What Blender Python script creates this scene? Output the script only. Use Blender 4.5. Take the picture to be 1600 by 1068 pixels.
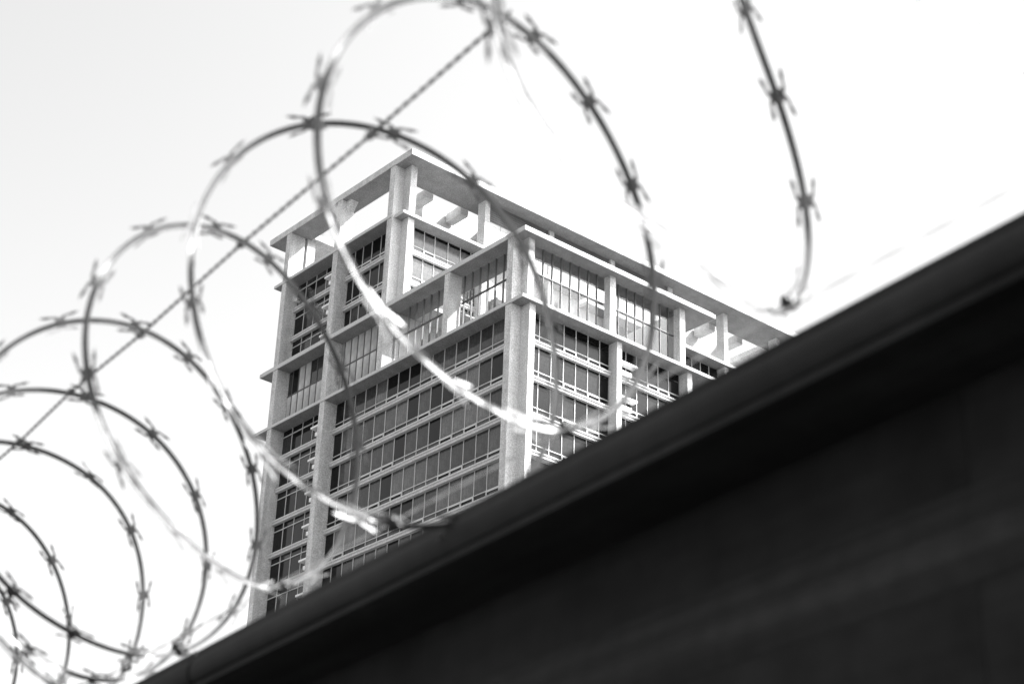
import bpy, bmesh, math, random
from mathutils import Matrix, Vector
R = math.radians
random.seed(7)
sc = bpy.context.scene
for o in list(bpy.data.objects): bpy.data.objects.remove(o)

# ------------------------------------------------------------------ camera
F_PX, PITCH, ROLL = 2812.57, R(27.0816), R(2.13396)
AZ = R(39.708)                       # direction of the tower's fronts
EYE = Vector((0, 0, 1.6))
fw = Vector((0, math.cos(PITCH), math.sin(PITCH)))
rt = Vector((1, 0, 0)); up = rt.cross(fw)
c, s = math.cos(ROLL), math.sin(ROLL)
cx = c * rt + s * up; cy = -s * rt + c * up
cd = bpy.data.cameras.new('camera'); cam = bpy.data.objects.new('camera', cd)
sc.collection.objects.link(cam); sc.camera = cam
m = Matrix((cx, cy, -fw)).transposed().to_4x4(); m.translation = EYE
cam.matrix_world = m
cd.sensor_width = 36; cd.lens = F_PX / 1600 * 36
cd.clip_start = 0.05; cd.clip_end = 6000
cd.dof.use_dof = True; cd.dof.focus_distance = 185; cd.dof.aperture_fstop = 5.6

# ------------------------------------------------------------------ light
SUN_EL, SUN_AZ = R(45.5), 0.02       # sun stands to the right (+X)
w = bpy.data.worlds.new('World'); sc.world = w; w.use_nodes = True
nt = w.node_tree; nt.nodes.clear()
sky = nt.nodes.new('ShaderNodeTexSky'); sky.sky_type = 'NISHITA'; sky.sun_disc = False
sky.sun_elevation = SUN_EL; sky.sun_rotation = R(90) - SUN_AZ; sky.air_density = 1.0; sky.dust_density = 4.0; sky.ozone_density = 1.0
bw = nt.nodes.new('ShaderNodeRGBToBW'); bg = nt.nodes.new('ShaderNodeBackground'); wo = nt.nodes.new('ShaderNodeOutputWorld')
nt.links.new(sky.outputs[0], bw.inputs[0]); nt.links.new(bw.outputs[0], bg.inputs[0]); nt.links.new(bg.outputs[0], wo.inputs[0])
bg.inputs[1].default_value = 0.15
sl = bpy.data.lights.new('sun', 'SUN'); sl.energy = 3.8; sl.angle = R(0.53)
sun = bpy.data.objects.new('sun', sl); sc.collection.objects.link(sun)
sdir = Vector((math.cos(SUN_EL) * math.cos(SUN_AZ), math.cos(SUN_EL) * math.sin(SUN_AZ), math.sin(SUN_EL)))
sun.rotation_euler = sdir.to_track_quat('Z', 'Y').to_euler()
vs = sc.view_settings; vs.view_transform = 'Standard'; vs.look = 'None'; vs.gamma = 1; vs.use_curve_mapping = False
vs.exposure = 1.8

# ------------------------------------------------------------------ materials
def mat(name, col, rough=0.8, metal=0.0, along=0.0, mottle=0.0, scale=3.0, spec=0.5, bump=0.0, streak=0.0, rnd=0.0, ior=1.45, grain=0.0):
    M = bpy.data.materials.new(name); M.use_nodes = True; t = M.node_tree; b = t.nodes['Principled BSDF']
    b.inputs['Roughness'].default_value = rough; b.inputs['Metallic'].default_value = metal
    b.inputs['IOR'].default_value = ior; b.inputs['Specular IOR Level'].default_value = spec
    base = t.nodes.new('ShaderNodeValue'); base.outputs[0].default_value = col
    cur = base.outputs[0]
    tc = t.nodes.new('ShaderNodeTexCoord')
    def mul(a, lo, hi, src):
        mr = t.nodes.new('ShaderNodeMapRange'); mr.inputs[1].default_value = 0.3; mr.inputs[2].default_value = 0.7
        mr.inputs[3].default_value = lo; mr.inputs[4].default_value = hi
        t.links.new(src, mr.inputs[0]); mm = t.nodes.new('ShaderNodeMath'); mm.operation = 'MULTIPLY'
        t.links.new(a, mm.inputs[0]); t.links.new(mr.outputs[0], mm.inputs[1]); return mm.outputs[0]
    def noise(sc_, det, stretch=None):
        n = t.nodes.new('ShaderNodeTexNoise'); n.inputs['Scale'].default_value = sc_; n.inputs['Detail'].default_value = det
        if stretch:
            mp = t.nodes.new('ShaderNodeMapping'); mp.inputs['Scale'].default_value = stretch
            t.links.new(tc.outputs['Object'], mp.inputs[0]); t.links.new(mp.outputs[0], n.inputs[0])
        else: t.links.new(tc.outputs['Object'], n.inputs[0])
        return n.outputs[0]
    if mottle: cur = mul(cur, 1 - mottle, 1 + mottle, noise(scale, 8))
    if grain: cur = mul(cur, 1 - grain, 1 + grain, noise(scale * 9, 3))
    if streak: cur = mul(cur, 1 - streak, 1 + streak * .4, noise(1.0, 6, (scale, scale, scale * .12)))
    if along: cur = mul(cur, 1 - along, 1 + along, noise(1.0, 7, (22, .8, 38)))
    if rnd:
        oi = t.nodes.new('ShaderNodeObjectInfo'); mr = t.nodes.new('ShaderNodeMapRange')
        mr.inputs[3].default_value = 1 - rnd; mr.inputs[4].default_value = 1 + rnd
        t.links.new(oi.outputs['Random'], mr.inputs[0]); mm = t.nodes.new('ShaderNodeMath'); mm.operation = 'MULTIPLY'
        t.links.new(cur, mm.inputs[0]); t.links.new(mr.outputs[0], mm.inputs[1]); cur = mm.outputs[0]
    t.links.new(cur, b.inputs['Base Color'])
    if bump:
        bp = t.nodes.new('ShaderNodeBump'); bp.inputs['Strength'].default_value = bump
        t.links.new(noise(scale * 4, 8), bp.inputs['Height']); t.links.new(bp.outputs[0], b.inputs['Normal'])
    return M

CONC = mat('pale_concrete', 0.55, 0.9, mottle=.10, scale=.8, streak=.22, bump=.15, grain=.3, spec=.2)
SOFF = mat('soffit_shade_and_joint', 0.22, 0.95, mottle=.12, scale=.8, grain=.28, spec=.1)  # dark base puts underside shade into the colour; wall joints share it
PAINT = mat('white_paint', 0.5, 0.7, mottle=.06, scale=.9, grain=.25, spec=.3)
FRAME = mat('aluminium_frame', 0.5, 0.45, mottle=.05, scale=2)
WHITE = mat('ledge_white', .8, .6, mottle=.05)  # paler base than the white paint elsewhere
DARKFRAME = mat('dark_frame', 0.09, 0.5)
DARK_FILL = mat('dark_infill', 0.12, 0.8, mottle=.2, scale=1)
G_DARK = mat('glass_dark', 0.006, 0.06, mottle=.6, scale=.4, spec=.3, ior=1.4, rnd=.6, grain=.3)  # base tones and mottling of the panes stand in for reflections
G_MID = mat('glass_mid', 0.04, 0.08, mottle=.5, scale=.4, grain=.35, spec=.4, ior=1.45, rnd=.5)
G_LIGHT = mat('glass_light', 0.085, 0.08, mottle=.35, scale=.5, grain=.35, spec=.4, ior=1.5, rnd=.3)
G_PALE = mat('glass_pale', 0.11, 0.15, mottle=.25, scale=.5, grain=.3, spec=.35, ior=1.45, rnd=.15)
G_SUN = mat('glass_sun_side', 0.03, 0.16, mottle=.25, scale=.5, grain=.3, spec=.12, ior=1.45, rnd=.25)  # sun-side sky reflection put partly into the base colour
G_DIM = mat('glass_dim', 0.008, 0.12, mottle=.4, scale=.5, grain=.3, spec=.15, rnd=.4)  # darker copy of the glass above, for some panes
CURT = mat('curtain', 0.45, 0.9, mottle=.25, scale=.9, streak=.3, rnd=.15)
ASPH = mat('asphalt', 0.10, 0.9, mottle=.2, scale=2, bump=.3)
STEEL_W = mat('black_painted_steel', 0.013, 0.75, along=.55, mottle=.4, scale=2.5, streak=.2, spec=.25, bump=.05, grain=.2)
PANEL_W = mat('dark_board', 0.012, 0.85, along=.2, mottle=.45, scale=1.5, streak=.35, spec=.2, grain=.25)
GALV = mat('galvanised_steel', 0.15, 0.43, metal=.8, mottle=.25, scale=30, bump=.05)
GALV_W = mat('sunlit_look_wire', 0.7, 0.5, metal=.2)  # pale base puts a sunlit look into the low wire's colour
DECK = mat('dark_bounce_deck', 0.07, 0.9, mottle=.2, scale=1)
GALV_D = mat('dull_galvanised_wire', 0.06, 0.5, metal=.6, mottle=.3, scale=40)
def clear_glass():
    M = bpy.data.materials.new('clear_glass'); M.use_nodes = True; t = M.node_tree; t.nodes.clear()
    o = t.nodes.new('ShaderNodeOutputMaterial'); mx = t.nodes.new('ShaderNodeMixShader')
    tr = t.nodes.new('ShaderNodeBsdfTransparent'); tr.inputs[0].default_value = (.9, .9, .9, 1)
    gl = t.nodes.new('ShaderNodeBsdfGlossy'); gl.inputs['Roughness'].default_value = .03
    mx.inputs[0].default_value = .03
    t.links.new(tr.outputs[0], mx.inputs[1]); t.links.new(gl.outputs[0], mx.inputs[2])
    t.links.new(mx.outputs[0], o.inputs[0]); return M
CLEAR = clear_glass()

# ------------------------------------------------------------------ helpers
COL = sc.collection
def link(o, parent=None):
    COL.objects.link(o)
    if parent: o.parent = parent
    return o
def empty(name, label, cat, loc=(0, 0, 0), rz=0, group=None):
    o = bpy.data.objects.new(name, None); COL.objects.link(o); o.location = loc; o.rotation_euler = (0, 0, rz)
    o['label'] = label; o['category'] = cat
    if group: o['group'] = group
    return o
class MB:
    """collects boxes / prisms into one mesh"""
    def __init__(s): s.v = []; s.f = []
    def box(s, x0, x1, y0, y1, z0, z1):
        n = len(s.v)
        s.v += [(x0, y0, z0), (x1, y0, z0), (x1, y1, z0), (x0, y1, z0), (x0, y0, z1), (x1, y0, z1), (x1, y1, z1), (x0, y1, z1)]
        s.f += [tuple(n + i for i in q) for q in ((0, 3, 2, 1), (4, 5, 6, 7), (0, 1, 5, 4), (1, 2, 6, 5), (2, 3, 7, 6), (3, 0, 4, 7))]
        return s
    def tube(s, pts, r, seg=8, closed=False):
        n0 = len(s.v); N = len(pts)
        for i, p in enumerate(pts):
            a = pts[(i - 1) % N] if (closed or i) else pts[i]; b = pts[(i + 1) % N] if (closed or i < N - 1) else pts[i]
            t = (b - a).normalized(); u_ = t.orthogonal().normalized() if i == 0 else (u_ - t * u_.dot(t)).normalized()
            v_ = t.cross(u_)
            for k in range(seg):
                q = 2 * math.pi * k / seg; s.v.append(tuple(p + r * (math.cos(q) * u_ + math.sin(q) * v_)))
        for i in range(N if closed else N - 1):
            j = (i + 1) % N
            for k in range(seg):
                l = (k + 1) % seg; s.f.append((n0 + i * seg + k, n0 + i * seg + l, n0 + j * seg + l, n0 + j * seg + k))
        if not closed:
            s.f.append(tuple(n0 + k for k in range(seg))[::-1]); s.f.append(tuple(n0 + (N - 1) * seg + k for k in range(seg)))
        return s
    def mesh(s, name, mt):
        me = bpy.data.meshes.new(name); me.from_pydata(s.v, [], s.f); me.materials.append(mt); me.update(); return me
    def obj(s, name, mt, parent=None, smooth=False):
        me = s.mesh(name, mt)
        if smooth: me.polygons.foreach_set('use_smooth', [True] * len(me.polygons))
        return link(bpy.data.objects.new(name, me), parent)

# ------------------------------------------------------------------ ground
g = MB().box(-4000, 4000, -3000, 5000, -1, 0).obj('ground', ASPH); g['kind'] = 'structure'

# ------------------------------------------------------------------ the tower (local x = right front, y = left front, units x K)
K = 1.75
Z0 = 1.6 + 49.1944 * K               # height of the terrace slab (local z = 0)
tower = empty('concrete_tower', 'tall pale concrete tower with open frame roof, rising behind the dark wall', 'building',
              (0.51476 * K, 89.99853 * K, 0), AZ)
GZ = -Z0 / K                         # local z of the ground
def bx(mb, u0, u1, v0, v1, z0, z1):
    mb.box(v0 * K, v1 * K, u0 * K, u1 * K, z0 * K + Z0, z1 * K + Z0); return mb
def part(name, mt, *boxes, parent=None):
    b = MB()
    for q in boxes: bx(b, *q)
    return b.obj(name, mt, parent or tower)
_cache = {}
def piece(name, mt, u0, u1, v0, v1, z0, z1, parent):
    """box piece whose mesh is shared between pieces of equal size"""
    d = tuple(round(t * K, 3) for t in (v1 - v0, u1 - u0, z1 - z0)); k = (name, mt.name, d)
    if k not in _cache: _cache[k] = MB().box(0, d[0], 0, d[1], 0, d[2]).mesh(name, mt)
    o = link(bpy.data.objects.new(name, _cache[k]), parent)
    o.location = (v0 * K, u0 * K, z0 * K + Z0); return o

U2 = 12.5; UE = 27.75; VE = 40.0; TOP = 11.13; RZ = 14.92
CF = 0.05                             # column faces behind the slab edge on the left front
# columns -------------------------------------------------------------
def col(*boxes): return part('column', CONC, *boxes)
col((1.05, 1.58, CF, 1.0, GZ, -.22), (1.05, 1.4, .8, 1.25, GZ, -.22), (.3, 1.05, .8, 1.25, GZ, -.22))          # block corner, below
col((1.05, 1.58, CF, 1.0, 0, 4.2), (1.05, 1.4, .75, 1.25, 0, 4.2), (.5, 1.05, .75, 1.22, 0, 4.2))              # block corner, terrace
col((6.98, 7.49, CF, .98, .0, 4.2))
col((19.5, 20.05, CF, 1.05, GZ, RZ))
col((25.62, 26.15, CF, 1.25, GZ, RZ), (25.55, 26.0, 1.42, 2.1, TOP, RZ))
col((U2 + 1.0, U2 + 1.55, CF, 1.0, 0, RZ), (U2 + 1.0, U2 + 1.4, .8, 1.3, 0, RZ), (U2 + .25, U2 + 1.0, .8, 1.3, 4.45, RZ))
for v0 in (7.5, 13.45):
    col((.3, 1.02, v0 + .2, v0 + .6, GZ, -.22)); col((.5, 1.02, v0 - .22, v0 + .25, 0, 4.2))
for k in range(6):
    v0 = 7.15 + 5.83 * k
    col((U2 + .25, U2 + 1.02, v0, v0 + .42, GZ if v0 > 16 else 4.45, RZ))
col((25.62, 26.15, VE - 1.2, VE - .4, GZ, RZ)); col((19.5, 20.05, VE - 1.2, VE - .4, GZ, RZ)); col((U2 + 1.0, U2 + 1.55, VE - 1.2, VE - .4, GZ, RZ))
# slabs ----------------------------------------------------------------
EV = 15.95
def slab(name, *b): return part(name, PAINT, *b)
slab('terrace_slab', (0, UE, 0, 1.6, -.2, 0), (0, 13.6, 1.6, EV, -.2, 0), (13.6, UE, 1.6, 12, -.2, 0))
slab('cornice', (0, UE, 0, 2.42, 4.2, 4.47), (0, 2.3, 2.42, EV, 4.2, 4.47), (11.5, 13.6, 2.42, EV, 4.2, 4.47), (2.3, 11.5, 13.8, EV, 4.2, 4.47))
slab('cornice_coping', (.12, UE - .1, .12, .45, 4.47, 4.6), (.12, .45, .45, EV - .1, 4.47, 4.6))
slab('parapet_slab', (13.55, 27.1, 0, 1.6, TOP - .2, TOP), (U2, 13.6, .22, 16.5, TOP - .2, TOP), (13.6, 27.1, 1.6, 16.5, TOP - .2, TOP))
slab('parapet_slab', (U2, 27.1, 16.5, VE - .3, TOP - .72, TOP - .5))
part('slab_soffit_shade', SOFF, (.05, UE - .05, .05, 1.55, -.215, -.201), (.05, 13.5, 1.55, EV - .05, -.215, -.201))  # thin dark sheets under the slabs carry their shade as colour
part('cornice_soffit_shade', SOFF, (.05, UE - .05, .05, 2.38, 4.185, 4.199), (.05, 2.27, 2.38, EV - .05, 4.185, 4.199), (2.3, 11.5, 13.83, EV - .05, 4.185, 4.199))
part('parapet_soffit_shade', SOFF, (13.6, 27.05, .05, 1.55, TOP - .215, TOP - .201), (U2 + .05, 13.6, .27, 16.45, TOP - .215, TOP - .201), (U2 + .05, 13.6, 16.55, VE - .35, TOP - .735, TOP - .721))
part('bounce_dark_sheet', DECK, (1.2, 13.4, 1.2, 13.7, .004, .02))  # unseen dark sheet added to cut bounce light onto the terrace ceiling
# recessed beams (soffits) drawn by the concrete behind
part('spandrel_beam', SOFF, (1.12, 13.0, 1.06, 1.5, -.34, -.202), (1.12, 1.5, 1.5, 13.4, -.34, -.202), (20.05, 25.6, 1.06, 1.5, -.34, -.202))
# roof frame -------------------------------------------------------------
RT = 15.36
part('roof_frame', CONC, (11.7, 28.3, 0, 1.75, RZ, RT), (11.7, 14.7, 1.75, VE, RZ, RT), (25.2, 28.3, 1.75, VE, RZ, RT), (14.7, 25.2, VE - 3, VE, RZ, RT))
part('roof_soffit_shade', SOFF, (11.75, 28.25, .05, 1.7, RZ - .015, RZ - .001), (11.75, 14.65, 1.7, VE - .05, RZ - .015, RZ - .001))
part('roof_coping', CONC, (11.82, 28.2, .12, .5, RT, RT + .1), (11.82, 12.2, .5, VE - .1, RT, RT + .1))
for k in range(12):
    v0 = 3.5 + 3.05 * k
    piece('roof_beam', CONC, 14.7, 16.32, v0, v0 + .65, 14.42, 15.1, tower)
# haunch of the middle roof column
hb = MB()
def prism(mb, poly, v0, v1):            # poly in (u, z), extruded along v
    n = len(mb.v); N = len(poly)
    for v in (v0, v1):
        for (u, z) in poly: mb.v.append((v * K, u * K, z * K + Z0))
    mb.f.append(tuple(n + i for i in range(N))); mb.f.append(tuple(n + N + i for i in range(N))[::-1])
    for i in range(N): j = (i + 1) % N; mb.f.append((n + i, n + N + i, n + N + j, n + j))
prism(hb, [(19.5, 14.3), (19.5, RZ), (19.0, RZ), (19.15, 14.7)], .4, 1.04)
prism(hb, [(20.05, 13.6), (20.7, 14.45), (21.3, RZ), (20.05, RZ)], .3, 1.04)
hb.obj('column_haunch', CONC, tower)
# penthouse ---------------------------------------------------------------
part('penthouse', PAINT, (16.4, 23, 4.6, VE - 5, TOP - .4, 15.9), (18.2, 21.6, 9, 16, 15.9, 17.2))
for k in range(3): piece('vent_pipe', FRAME, 16.0, 16.2, 6.2 + 1.3 * k, 6.4 + 1.3 * k, TOP, 11.9 + .2 * k, tower)
part('upper_wall', PAINT, (12.85, 13.2, 7.6, 12.92, TOP, 13.42), (12.85, 13.2, 13.42, 18.75, TOP, 13.42), (12.85, 13.2, 19.3, 24.6, TOP, 13.42))
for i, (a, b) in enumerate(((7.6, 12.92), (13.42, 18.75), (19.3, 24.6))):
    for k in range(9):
        piece('dark_slat', DARK_FILL, 12.87, 13.15, a + .01, b - .01, 13.43 + k * .165, 13.56 + k * .165, tower)  # dark slats filling the wall top below the roof
    piece('slat_backing', DARK_FILL, 13.16, 13.3, a + .01, b - .01, 13.42, RZ, tower)
for k in range(14):
    piece('wall_joint', SOFF, 12.835, 12.85, 8.6 + 1.1 * k, 8.63 + 1.1 * k, TOP, 13.42, tower)

# glazing -----------------------------------------------------------------
def facade(side, a0, a1, front, z0, z1, muls, trans, panes, mul_w=.045, frame_mat=FRAME, name='window', lower='lower_pane', depth=.1, thick=None, splits=()):
    """one storey bay: frame (part) with its panes (sub-parts); side L: a = u, front = v; side R: a = v, front = u"""
    fr = MB(); fv0, fv1 = front, front + depth
    def put(mb, p0, p1, q0, q1, r0, r1):
        if side == 'L': bx(mb, p0, p1, q0, q1, r0, r1)
        else: bx(mb, q0, q1, p0, p1, r0, r1)
    xs = [a0] + [m_ for m_ in muls if a0 + .1 < m_ < a1 - .1] + [a1]
    for x_ in xs[1:-1]: put(fr, x_ - mul_w / 2, x_ + mul_w / 2, fv0, fv1, z0, z1)
    zs = sorted([z0] + list(trans) + list(splits) + [z1])
    for tz in trans: put(fr, a0, a1, fv0 - .012, fv1 + .01, tz - .026, tz + .026)
    if thick:                           # small opening lights with heavier frames
        for i in thick:
            if i + 1 < len(xs) :
                x0_, x1_ = xs[i], xs[i + 1]
                for xx in (x0_ + .02, x1_ - .02): put(fr, xx - .05, xx + .05, fv0 - .03, fv0 - .001, z0 + .01, trans[0] - .036)
                put(fr, x0_ + .08, x1_ - .08, fv0 - .03, fv0 - .001, trans[0] - .11, trans[0] - .037)
    w_ = fr.obj(name, frame_mat, tower)
    for i in range(len(xs) - 1):
        for j in range(len(zs) - 1):
            mt = panes(i, j, xs[i]); nm = lower if (j == 0 and len(zs) > 2) else 'pane'
            p0, p1 = xs[i] + mul_w / 2, xs[i + 1] - mul_w / 2
            q0, q1 = fv0 + .04, fv0 + .07; r0, r1 = zs[j] + (.036 if j else 0), zs[j + 1] - (.036 if j < len(zs) - 2 else 0)
            if side == 'L': piece(nm, mt, p0, p1, q0, q1, r0, r1, w_)
            else: piece(nm, mt, q0, q1, p0, p1, r0, r1, w_)
    return w_
def band(side, a0, a1, front, ztop, h=.3, out=.2):
    b = MB()
    if side == 'L': bx(b, a0, a1, front - out, front + .3, ztop - h, ztop); bx(b, a0, a1, front - out - .05, front - out, ztop - .13, ztop - .02)
    else: bx(b, front - out, front + .3, a0, a1, ztop - h, ztop); bx(b, front - out - .05, front - out, a0, a1, ztop - .13, ztop - .02)
    return b.obj('floor_band', PAINT, tower)
rr = random.Random(3)
def lp(i, j, x):                        # left front: mixed pane tones stand in for uneven reflections
    r_ = rr.random()
    if x > 18.2: return G_DARK
    if j == 0: return G_DARK if r_ < .45 else G_MID
    return G_DARK if r_ < .16 else (G_MID if r_ < .6 else G_LIGHT)
def lp_dark(i, j, x): return G_DARK if rr.random() < .85 else G_MID
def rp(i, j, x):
    if j == 2: return G_DARK  # frameless top strip: overhang's shade and reflection put into pane colour
    return G_SUN if (rr.random() < .88 and x < 6.3) else G_DIM
def rpt(i, j, x): return G_DARK if j == 2 else G_PALE
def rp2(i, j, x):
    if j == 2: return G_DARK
    return G_DIM if rr.random() < .35 else G_SUN
BT = [-.0] + [-2.08 - 2.28 * i for i in range(6)]
ml = [2.64 + 1.138 * i for i in range(15)]
mb4 = [20.9, 22.1, 23.3, 24.5]
mr_ = [1.25 + .95 * i for i in range(0, 14)]
FL = 1.0
for i in range(1, 7):
    top = -.2 if i == 1 else BT[i - 1] - .3
    bot = BT[i]
    tz = bot + .42
    th = sorted(rr.sample(range(1, 15), 5))
    facade('L', 1.5, 19.5, FL, bot, top, ml, [tz], lp, thick=th); band('L', 1.6, 19.48, FL, bot)
    facade('L', 20.06, 25.6, FL, bot, top, mb4, [top - .45], lp_dark, lower='pane'); band('L', 20.07, 25.6, FL, bot)
    # small service ledge beside the second column
    part('service_ledge', WHITE, (20.07, 21.1, FL - .42, FL - .02, bot + .02, bot + .28), (20.07, 21.55, FL - .5, FL - .02, bot + .62, bot + .75))
    if i <= 4:
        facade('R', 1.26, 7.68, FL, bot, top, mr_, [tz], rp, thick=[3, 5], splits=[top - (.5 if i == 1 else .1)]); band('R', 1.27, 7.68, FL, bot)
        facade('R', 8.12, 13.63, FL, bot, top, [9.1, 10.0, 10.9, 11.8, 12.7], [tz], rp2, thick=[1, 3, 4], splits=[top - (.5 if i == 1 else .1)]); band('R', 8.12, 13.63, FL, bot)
        part('service_ledge', WHITE, (FL - .42, FL - .02, 8.13, 9.2, bot + .02, bot + .3), (FL - .5, FL - .02, 8.13, 9.6, bot + .75, bot + .88))
for i, (top, bot) in enumerate(((TOP - .2, 9.1), (8.8, 6.83), (6.53, 4.62))):
    mu = [14.9, 15.9, 16.9, 17.9, 18.8]
    facade('L', 14.06, 19.5, FL, bot, top, mu, [bot + .42], lp_dark, thick=[1, 3])
    facade('L', 20.06, 25.6, FL, bot, top, mb4, [top - .45], lp_dark, lower='pane')
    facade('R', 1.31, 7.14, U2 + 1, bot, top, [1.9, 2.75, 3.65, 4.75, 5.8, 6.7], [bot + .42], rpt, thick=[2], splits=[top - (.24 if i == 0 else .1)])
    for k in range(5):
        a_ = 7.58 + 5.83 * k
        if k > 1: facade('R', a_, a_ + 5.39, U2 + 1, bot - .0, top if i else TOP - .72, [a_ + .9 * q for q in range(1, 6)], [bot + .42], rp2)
        else: part('wall_panel', CONC, (U2 + 1, U2 + 1.2, a_, a_ + 5.39, bot - .3, top))
    if i < 2:
        band('L', 14.06, 19.48, FL, bot); band('L', 20.07, 25.6, FL, bot); band('R', 1.31, 7.14, U2 + 1, bot)
        for k in range(2, 5): a_ = 7.58 + 5.83 * k; band('R', a_, a_ + 5.39, U2 + 1, bot)
    part('service_ledge', WHITE, (20.07, 21.1, FL - .42, FL - .02, bot + .02, bot + .28), (20.07, 21.55, FL - .5, FL - .02, bot + .62, bot + .75))
# terrace storey ------------------------------------------------------------
def clr(i, j, x): return CLEAR
def tframe(side, a0, a1, muls, panes, name='terrace_screen'):
    return facade(side, a0, a1, FL, .02, 4.198, muls, [2.38], panes, mul_w=.05, frame_mat=DARKFRAME, name=name, lower='lower_pane', depth=.12)
tframe('L', 1.58, 6.98, [3.07 + .74 * i for i in range(-1, 6)], clr)
tframe('L', 7.49, 13.5, [8.58 + .735 * i for i in range(0, 6)], clr)
tframe('R', 1.26, 7.25, [2.36 + .72 * i for i in range(-1, 7)], clr)
tframe('R', 7.76, 13.2, [8.47 + .71 * i for i in range(0, 7)], clr)
tframe('L', 14.06, 19.49, [14.8 + .72 * i for i in range(0, 7)], lambda i, j, x: CURT)
def b4(i, j, x):
    if j == 0: return CURT if rr.random() < .9 else G_MID
    return CURT if i in (4, 5) else (G_MID if rr.random() < .5 else G_DARK)
tframe('L', 20.06, 25.6, [20.75 + .72 * i for i in range(0, 7)], b4)
# return of the terrace screen and the tower wall inside the terrace
part('terrace_inner_wall', PAINT, (13.45, 13.6, 1.3, EV, .0, 4.2))
part('terrace_end_wall', PAINT, (1.1, 12.9, 13.75, 13.95, 0, 4.2))
part('terrace_stair', PAINT, (6.0, 6.15, 2.6, 3.4, 0, 2.9), (4.9, 6.0, 2.6, 3.4, .9, 1.05), (5.2, 6.0, 2.6, 3.4, 1.8, 1.95), (5.45, 6.0, 2.6, 3.4, 2.7, 2.85), (6.2, 6.4, 2.5, 2.7, 0, 4.2))
cb = MB()
arc = [(8.0 + 2.4 * q / 10, 2.5 + .5 * math.sin(math.pi * q / 10)) for q in range(11)]
prism(cb, arc + [(u, z - .1) for u, z in arc[::-1]], 2.2, 3.6)
bx(cb, 9.1, 9.2, 2.85, 2.95, 0, 2.95)
cb.obj('terrace_canopy', PAINT, tower)
# core behind the glass, storeys hidden behind the wall -------------------------
part('building_core', DARK_FILL, (1.3, 25.3, 1.3, 13.5, GZ, -.35), (13.75, 25.3, 1.3, VE - 1.4, -.35, TOP - .75), (13.75, 25.3, 13.5, VE - 1.4, GZ, -.35))
lo = MB()
z_ = BT[6] - .3
while z_ > GZ + 3:
    bx(lo, 1.6, 19.48, FL - .2, FL + .3, z_ - 2.28, z_ - 1.98); bx(lo, FL - .2, FL + .3, 1.3, 7.6, z_ - 2.28, z_ - 1.98); bx(lo, FL - .2, FL + .3, 8.12, 13.6, z_ - 2.28, z_ - 1.98)
    bx(lo, 20.07, 25.6, FL - .2, FL + .3, z_ - 2.28, z_ - 1.98)
    z_ -= 2.28
o = lo.obj('lower_floor_bands', PAINT, tower); o['kind'] = 'stuff'
part('lower_glazing', G_MID, (1.4, 25.6, 1.08, 1.2, GZ, BT[6] - .3), (1.08, 1.2, 1.4, 13.6, GZ, BT[5] - .3), (13.5, 13.62, 13.6, VE - 1, GZ, 4.4))
part('end_wall', CONC, (25.35, 25.6, 1.3, VE - 1.2, GZ, TOP - .8), (1.3, 25.3, VE - 1.39, VE - 1.2, GZ, TOP - .8))

# ------------------------------------------------------------------ dark wall with steel cap
S = 0.35
WB = R(33.49)
wall = empty('boundary_wall', 'black boundary wall with an overhanging steel cap, running under the razor wire across the lower right', 'wall', (0, 0, 1.6), WB)
WX = 3.94 * S                        # local x = away from the camera side, y = along the wall
def wz(r_, x=WX): return r_ * x
def strip(mb, prof, y0, y1):
    n = len(mb.v); N = len(prof)
    for y in (y0, y1):
        for (x, z) in prof: mb.v.append((x, y, z))
    mb.f.append(tuple(n + i for i in range(N))); mb.f.append(tuple(n + N + i for i in range(N))[::-1])
    for i in range(N): j = (i + 1) % N; mb.f.append((n + i, n + N + i, n + N + j, n + j))
PX = wz(.694) / .629                 # panel face lies where the underside of the cap ends
zt, zb = wz(.745) + .014, wz(.694)
zr = wz(.7215)
rr_ = .024
prof = [(WX + .002, zt - .004), (WX, zt - .010)]
for k in range(9):                   # half-round bead
    a = math.pi / 2 - math.pi * k / 8
    prof.append((WX - rr_ * .55 * math.cos(a), zr + rr_ * math.sin(a)))
prof += [(WX, zb + .012), (WX - .006, zb + .006), (WX - .004, zb), (WX + .02, zb - .002), (PX + .10, zb + .001), (PX + .16, zb + .002), (PX + .16, zt - .012), (WX + .14, zt)]
SEG = 3.05
y = -6.0
while y < 27:
    b_ = MB(); strip(b_, prof, y + .003, y + SEG - .003)
    o = b_.obj('cap_section', STEEL_W, wall); o.location = (random.uniform(-.002, .002), 0, random.uniform(-.0015, .0015))
    y += SEG
y = -6.0; PW = 1.22; i = 0
pm = MB(); strip(pm, [(PX, 0), (PX, zb - .005), (PX + .05, zb - .005), (PX + .05, 0)], 0, PW - .008)
zlo = -1.6
pmesh = MB().box(PX, PX + .05, 0, PW - .0004, zlo, zb - .004).mesh('panel', PANEL_W)
while y < 27:
    o = link(bpy.data.objects.new('panel', pmesh), wall); o.location = (random.uniform(-.0004, .0004), y, 0)
    y += PW
zk = .522 * PX
b_ = MB(); strip(b_, [(PX - .001, zk + .03), (PX - .006, zk + .012), (PX - .010, zk - .010), (PX - .014, zk - .022), (PX - .016, zk - .036), (PX - .013, zk - .056), (PX - .001, zk - .085)], -6, 27); b_.obj('mid_rail', STEEL_W, wall)
y = -5.4
while y < 27:
    link(bpy.data.objects.new('post', MB().box(PX + .06, PX + .14, y, y + .08, zlo, zb).mesh('post', STEEL_W)), wall); y += 2.44

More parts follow.
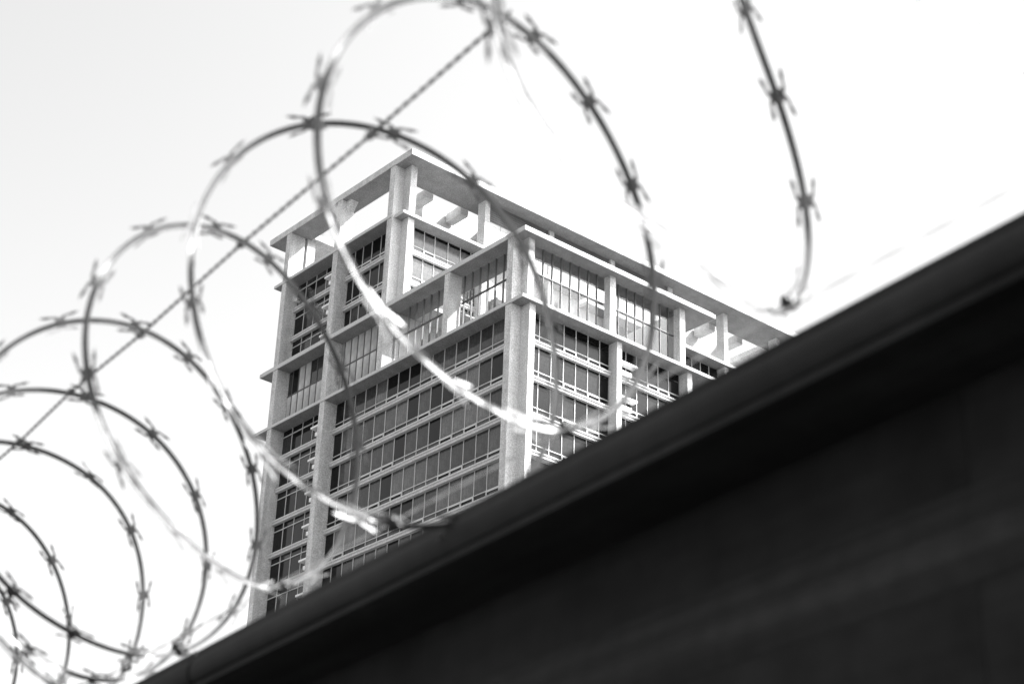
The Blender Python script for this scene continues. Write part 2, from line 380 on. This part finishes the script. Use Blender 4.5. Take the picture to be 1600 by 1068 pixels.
# ------------------------------------------------------------------ razor wire coil
CB = 0.5945
EX, EZ = 3.7234 * S, 4.0306 * S
dwv = Vector((-math.sin(CB), math.cos(CB), 0)); ev = Vector((math.cos(CB), math.sin(CB), 0)); zv = Vector((0, 0, 1))
LOOPS = [
    ('E', [1.5, 0.1, 0.1, 0, 0, 0, 0], 0.1),
    ('D', [3.02, 0.169, 0.1282, 0.1184, -0.0343, -0.0758, 0.0467], 0.12),
    ('C', [4.3798, 0.3699, -0.1139, 0.0965, 0.0657, -0.1102, 0.1928], 0.05),
    ('B', [5.5821, 0.2903, -0.1453, 0.0312, 0.0056, -0.0352, 0.1159], 0.236),
    ('A', [6.6587, -0.2925, 0.2505, 0.0178, -0.0202, 0.0031, -0.168], 0.215),
    ('Z', [8.1032, 0.547, -0.0949, 0.0493, -0.0305, -0.0222, 0.1055], 0.1),
    ('Y', [9.5994, 0.3846, -0.1956, 0.087, -0.011, 0.0227, 0.1093], 0.03),
    ('X', [10.3445, 0.156, 0.3062, 0.0183, -0.1109, 0.0147, -0.0069], 0.013),
    ('W', [11.0321, 0.3705, 0.6795, 0.0304, -0.2534, -0.0035, -0.0251], 0.025),
    ('V', [12.7632, -0.1304, 0.0874, 0.1406, 0.0362, -0.0207, -0.0013], 0.08),
    ('U', [13.8818, 0.0403, -0.0971, 0.002, -0.008, -0.0027, -0.003], 0.06),
    ('T', [14.9, 0.2, -0.1, 0.05, 0, 0, 0.02], 0.07),
    ('S', [15.7, 0.2, -0.1, 0.05, 0, 0, 0.02], 0.07),
    ('Q', [17.1, 0.2, -0.1, 0.05, 0, 0, 0.02], 0.07),
    ('P', [18.3, 0.2, -0.1, 0.05, 0, 0, 0.02], 0.07)]
coil = empty('razor_wire_coil', 'blurred coil of barbed razor wire stretched in wide loops along the dark wall', 'razor wire')
def loop_pt(l, t):
    s0, a1, b1, a2, b2, dr, a0 = l
    r_ = 1 + dr + a0 * math.cos(2 * t)
    return EYE + (EX + S * r_ * math.cos(t)) * ev + (EZ + S * r_ * math.sin(t)) * zv + S * (s0 + a1 * math.cos(t) + b1 * math.sin(t) + a2 * math.cos(2 * t) + b2 * math.sin(2 * t)) * dwv
def barb_mesh():
    hf = [(6, 3), (6.5, 8), (14, 6), (9, 10.5), (10.5, 12.2), (20, 13.8), (29, 13.2), (43, 18.6), (29, 19.6), (20, 17.6), (8, 16.4), (3, 14.6)]
    out = [(-x, y_) for x, y_ in hf] + [(0, 12)] + hf[::-1]
    bm = bmesh.new()
    for sg in (1, -1):
        vs_ = []
        for (x, y_) in out:
            lift = .00005 * (abs(x) ** 1.3) * (1 if (x > 0) == (sg > 0) else -1)
            vs_.append(bm.verts.new((x / 1000, sg * (y_ * 1.12 - 3.2) / 1000, lift)))
        f = bm.faces.new(vs_ if sg > 0 else vs_[::-1])
    bm.faces.ensure_lookup_table()
    ctr = [bm.verts.new(p) for p in ((-.011, -.004, 0), (.011, -.004, 0), (.011, .004, 0), (-.011, .004, 0))]
    bm.faces.new(ctr)
    bmesh.ops.triangulate(bm, faces=bm.faces[:])
    ex = bmesh.ops.extrude_face_region(bm, geom=bm.faces[:])
    for v in ex['geom']:
        if isinstance(v, bmesh.types.BMVert): v.co.z += .0008
    bmesh.ops.recalc_face_normals(bm, faces=bm.faces[:])
    me = bpy.data.meshes.new('barb'); bm.to_mesh(me); bm.free(); me.materials.append(GALV); return me
BARB = barb_mesh()
STEP = 0.172
# where each turn's tape is twisted to face the sun (degrees round the turn)
BRIGHT = {'E': [(200, 262, 30, 20)], 'D': [(200, 262, 30, 20)], 'C': [(200, 290, 30, 25)], 'B': [(204, 290, 30, 12)], 'A': [(214, 264, 18, 8)],
          'Z': [(212, 288, 16, 14)], 'X': [(190, 262, 30, 20)], 'W': [(185, 262, 30, 20)],
          'V': [(185, 262, 30, 20)], 'U': [(190, 262, 30, 20)], 'T': [(190, 270, 30, 20)], 'S': [(190, 270, 30, 20)]}
for li, (nm, l, ph) in enumerate(LOOPS):
    N = 300
    P = [loop_pt(l, 2 * math.pi * i / N) for i in range(N)]
    mbr = MB(); n0 = 0; frames = []
    for i in range(N):
        t_ = (P[(i + 1) % N] - P[i - 1]).normalized()
        th_ = 2 * math.pi * i / N
        rad = (math.cos(th_) * ev + math.sin(th_) * zv)
        td = math.degrees(th_) % 360; kb = 0
        for (lo, hi, rl, rh) in BRIGHT.get(nm, ()):
            kb = max(kb, min(1, max(0, (td - lo + rl) / rl)) * min(1, max(0, (hi + rh - td) / rh)))
        kb = kb * kb * (3 - 2 * kb); wob = .10 * math.sin(7 * th_ + li) + .06 * math.sin(17 * th_ + 2 * li)
        def ramp(x, a, b): x = min(1, max(0, (x - a) / (b - a))); return x * x * (3 - 2 * x)
        q = -.9 + 1.8 * (ramp(td, 152, 182) - ramp(td, 286, 304))
        q = q * (1 - kb) - .2 * kb + wob * (1 + .6 * kb) + kb * .22 * math.sin(31 * th_ + 5 * li) * math.sin(13 * th_ + li)
        nrm = (-dwv + q * rad); nrm = (nrm - t_ * nrm.dot(t_)).normalized()
        wd = t_.cross(nrm).normalized(); frames.append((P[i], t_, nrm, wd))
        hw, ht = .0047, .0008
        for a, b in ((-hw, -ht), (hw, -ht), (hw, ht), (-hw, ht)): mbr.v.append(tuple(P[i] + a * wd - b * nrm))
    for i in range(N):
        j = (i + 1) % N
        for k in range(4):
            q = (k + 1) % 4; mbr.f.append((i * 4 + k, i * 4 + q, j * 4 + q, j * 4 + k))
    lo_ = mbr.obj('wire_loop', GALV, coil)
    core = []
    for i in range(N):
        p_, t_, nrm, wd = frames[i]; th_ = 2 * math.pi * i / N; rad = math.cos(th_) * ev + math.sin(th_) * zv
        inn = -wd if wd.dot(rad) > 0 else wd
        core.append(p_ + inn * .0050 + nrm * .0006)
    MB().tube(core, .0020, 6, closed=True).obj('core_wire', GALV_D, lo_, smooth=True)
    # barbs along the loop
    acc = [0]
    for i in range(N): acc.append(acc[-1] + (P[(i + 1) % N] - P[i]).length)
    nb = round(acc[-1] / STEP); st = acc[-1] / nb
    for k in range(nb):
        d_ = (ph + k * st) % acc[-1]
        i = next(i for i in range(N) if acc[i + 1] > d_)
        p, t_, nrm, wd = frames[i]
        tw = random.gauss(0, R(12)); n2 = nrm * math.cos(tw) + wd * math.sin(tw); w2 = t_.cross(n2)
        mm = Matrix((t_, w2, -n2)).transposed().to_4x4()
        if mm.determinant() < 0: mm = Matrix((t_, -w2, -n2)).transposed().to_4x4()
        mm.translation = p - n2 * .0012
        o = link(bpy.data.objects.new('barb', BARB), lo_); o.matrix_world = mm
# clips tying neighbouring turns and the wires
def clip(p, ax, r_=.006, turns=4, L=.022, wr=.0016):
    mbt = MB(); pts = []; u_ = ax.orthogonal().normalized(); v_ = ax.cross(u_)
    for k in range(turns * 10 + 1):
        q = 2 * math.pi * k / 10; pts.append(p + ax * (L * (k / (turns * 10) - .5)) + r_ * (math.cos(q) * u_ + math.sin(q) * v_))
    mbt.tube(pts, wr, 5); return mbt.obj('tie_clip', GALV_D, coil)
def twisted(name, label, pts, r_=.0019, pitch=.055, mt=GALV_D):
    t_ = empty(name, label, 'wire')
    L = 0; cum = [0]
    for a, b in zip(pts[:-1], pts[1:]): L += (b - a).length; cum.append(L)
    n = int(L / pitch * 8)
    for sg in (0, math.pi):
        q_ = []
        for k in range(n + 1):
            d_ = L * k / n; i = 0
            while i < len(cum) - 2 and cum[i + 1] < d_: i += 1
            f_ = (d_ - cum[i]) / (cum[i + 1] - cum[i]); p = pts[i].lerp(pts[i + 1], f_)
            ax = (pts[i + 1] - pts[i]).normalized(); u_ = zv - ax * ax.dot(zv); u_.normalize(); v_ = ax.cross(u_)
            a = 2 * math.pi * d_ / pitch + sg; q_.append(p + r_ * .95 * (math.cos(a) * u_ + math.sin(a) * v_))
        MB().tube(q_, r_, 6).obj('strand', mt, t_, smooth=True)
    return t_
def cyl(th_deg, s_, dr=0):
    t = R(th_deg); return EYE + (EX + S * (1 + dr) * math.cos(t)) * ev + (EZ + S * (1 + dr) * math.sin(t)) * zv + S * s_ * dwv
tops = [cyl(a, s_) for a, s_ in ((95.9, 5.46), (95.7, 5.535), (94.9, 6.714), (95.4, 8.1), (93.9, 9.5), (94.8, 10.57), (92.4, 11.59), (92.4, 22))]
twisted('tension_wire', 'straight twisted wire tying the tops of the razor wire loops together', tops)
for p in tops[1:-1]: clip(p, dwv, .007)
bots = [cyl(-75, s_) for s_ in (0.5, 4, 8, 12, 22)]
twisted('tension_wire', 'low twisted wire running just above the wall cap under the razor wire loops', bots, .0011, .16, GALV_W)
for nm, l, ph in LOOPS:
    p = loop_pt(l, R({'C': 330, 'B': 306, 'A': 271, 'Z': 309, 'Y': 312, 'X': 324, 'W': 326}.get(nm, 305))); clip(p, dwv, .0062, 8, .03, .0026); clip(p + zv * .004, ev, .0075, 7, .022, .0024)
# steel arms that carry the low wire on the wall
WDIR = Vector((-math.sin(WB), math.cos(WB), 0)); WE = Vector((math.cos(WB), math.sin(WB), 0))
for s_ in (2.0, 20.0):
    base = EYE + WE * (WX + .1) + WDIR * (s_ * S) + zv * (zt - .002)
    ab = MB(); ab.tube([base, base + zv * .04 - WE * .02, base + zv * .08 - WE * .06], .006, 8)
    ab.obj('wire_arm', STEEL_W, wall, smooth=True).matrix_parent_inverse = (Matrix.Translation((0, 0, 1.6)) @ Matrix.Rotation(WB, 4, 'Z')).inverted()

# ------------------------------------------------------------------ render settings
sc.render.engine = 'CYCLES'
sc.cycles.transparent_max_bounces = 16
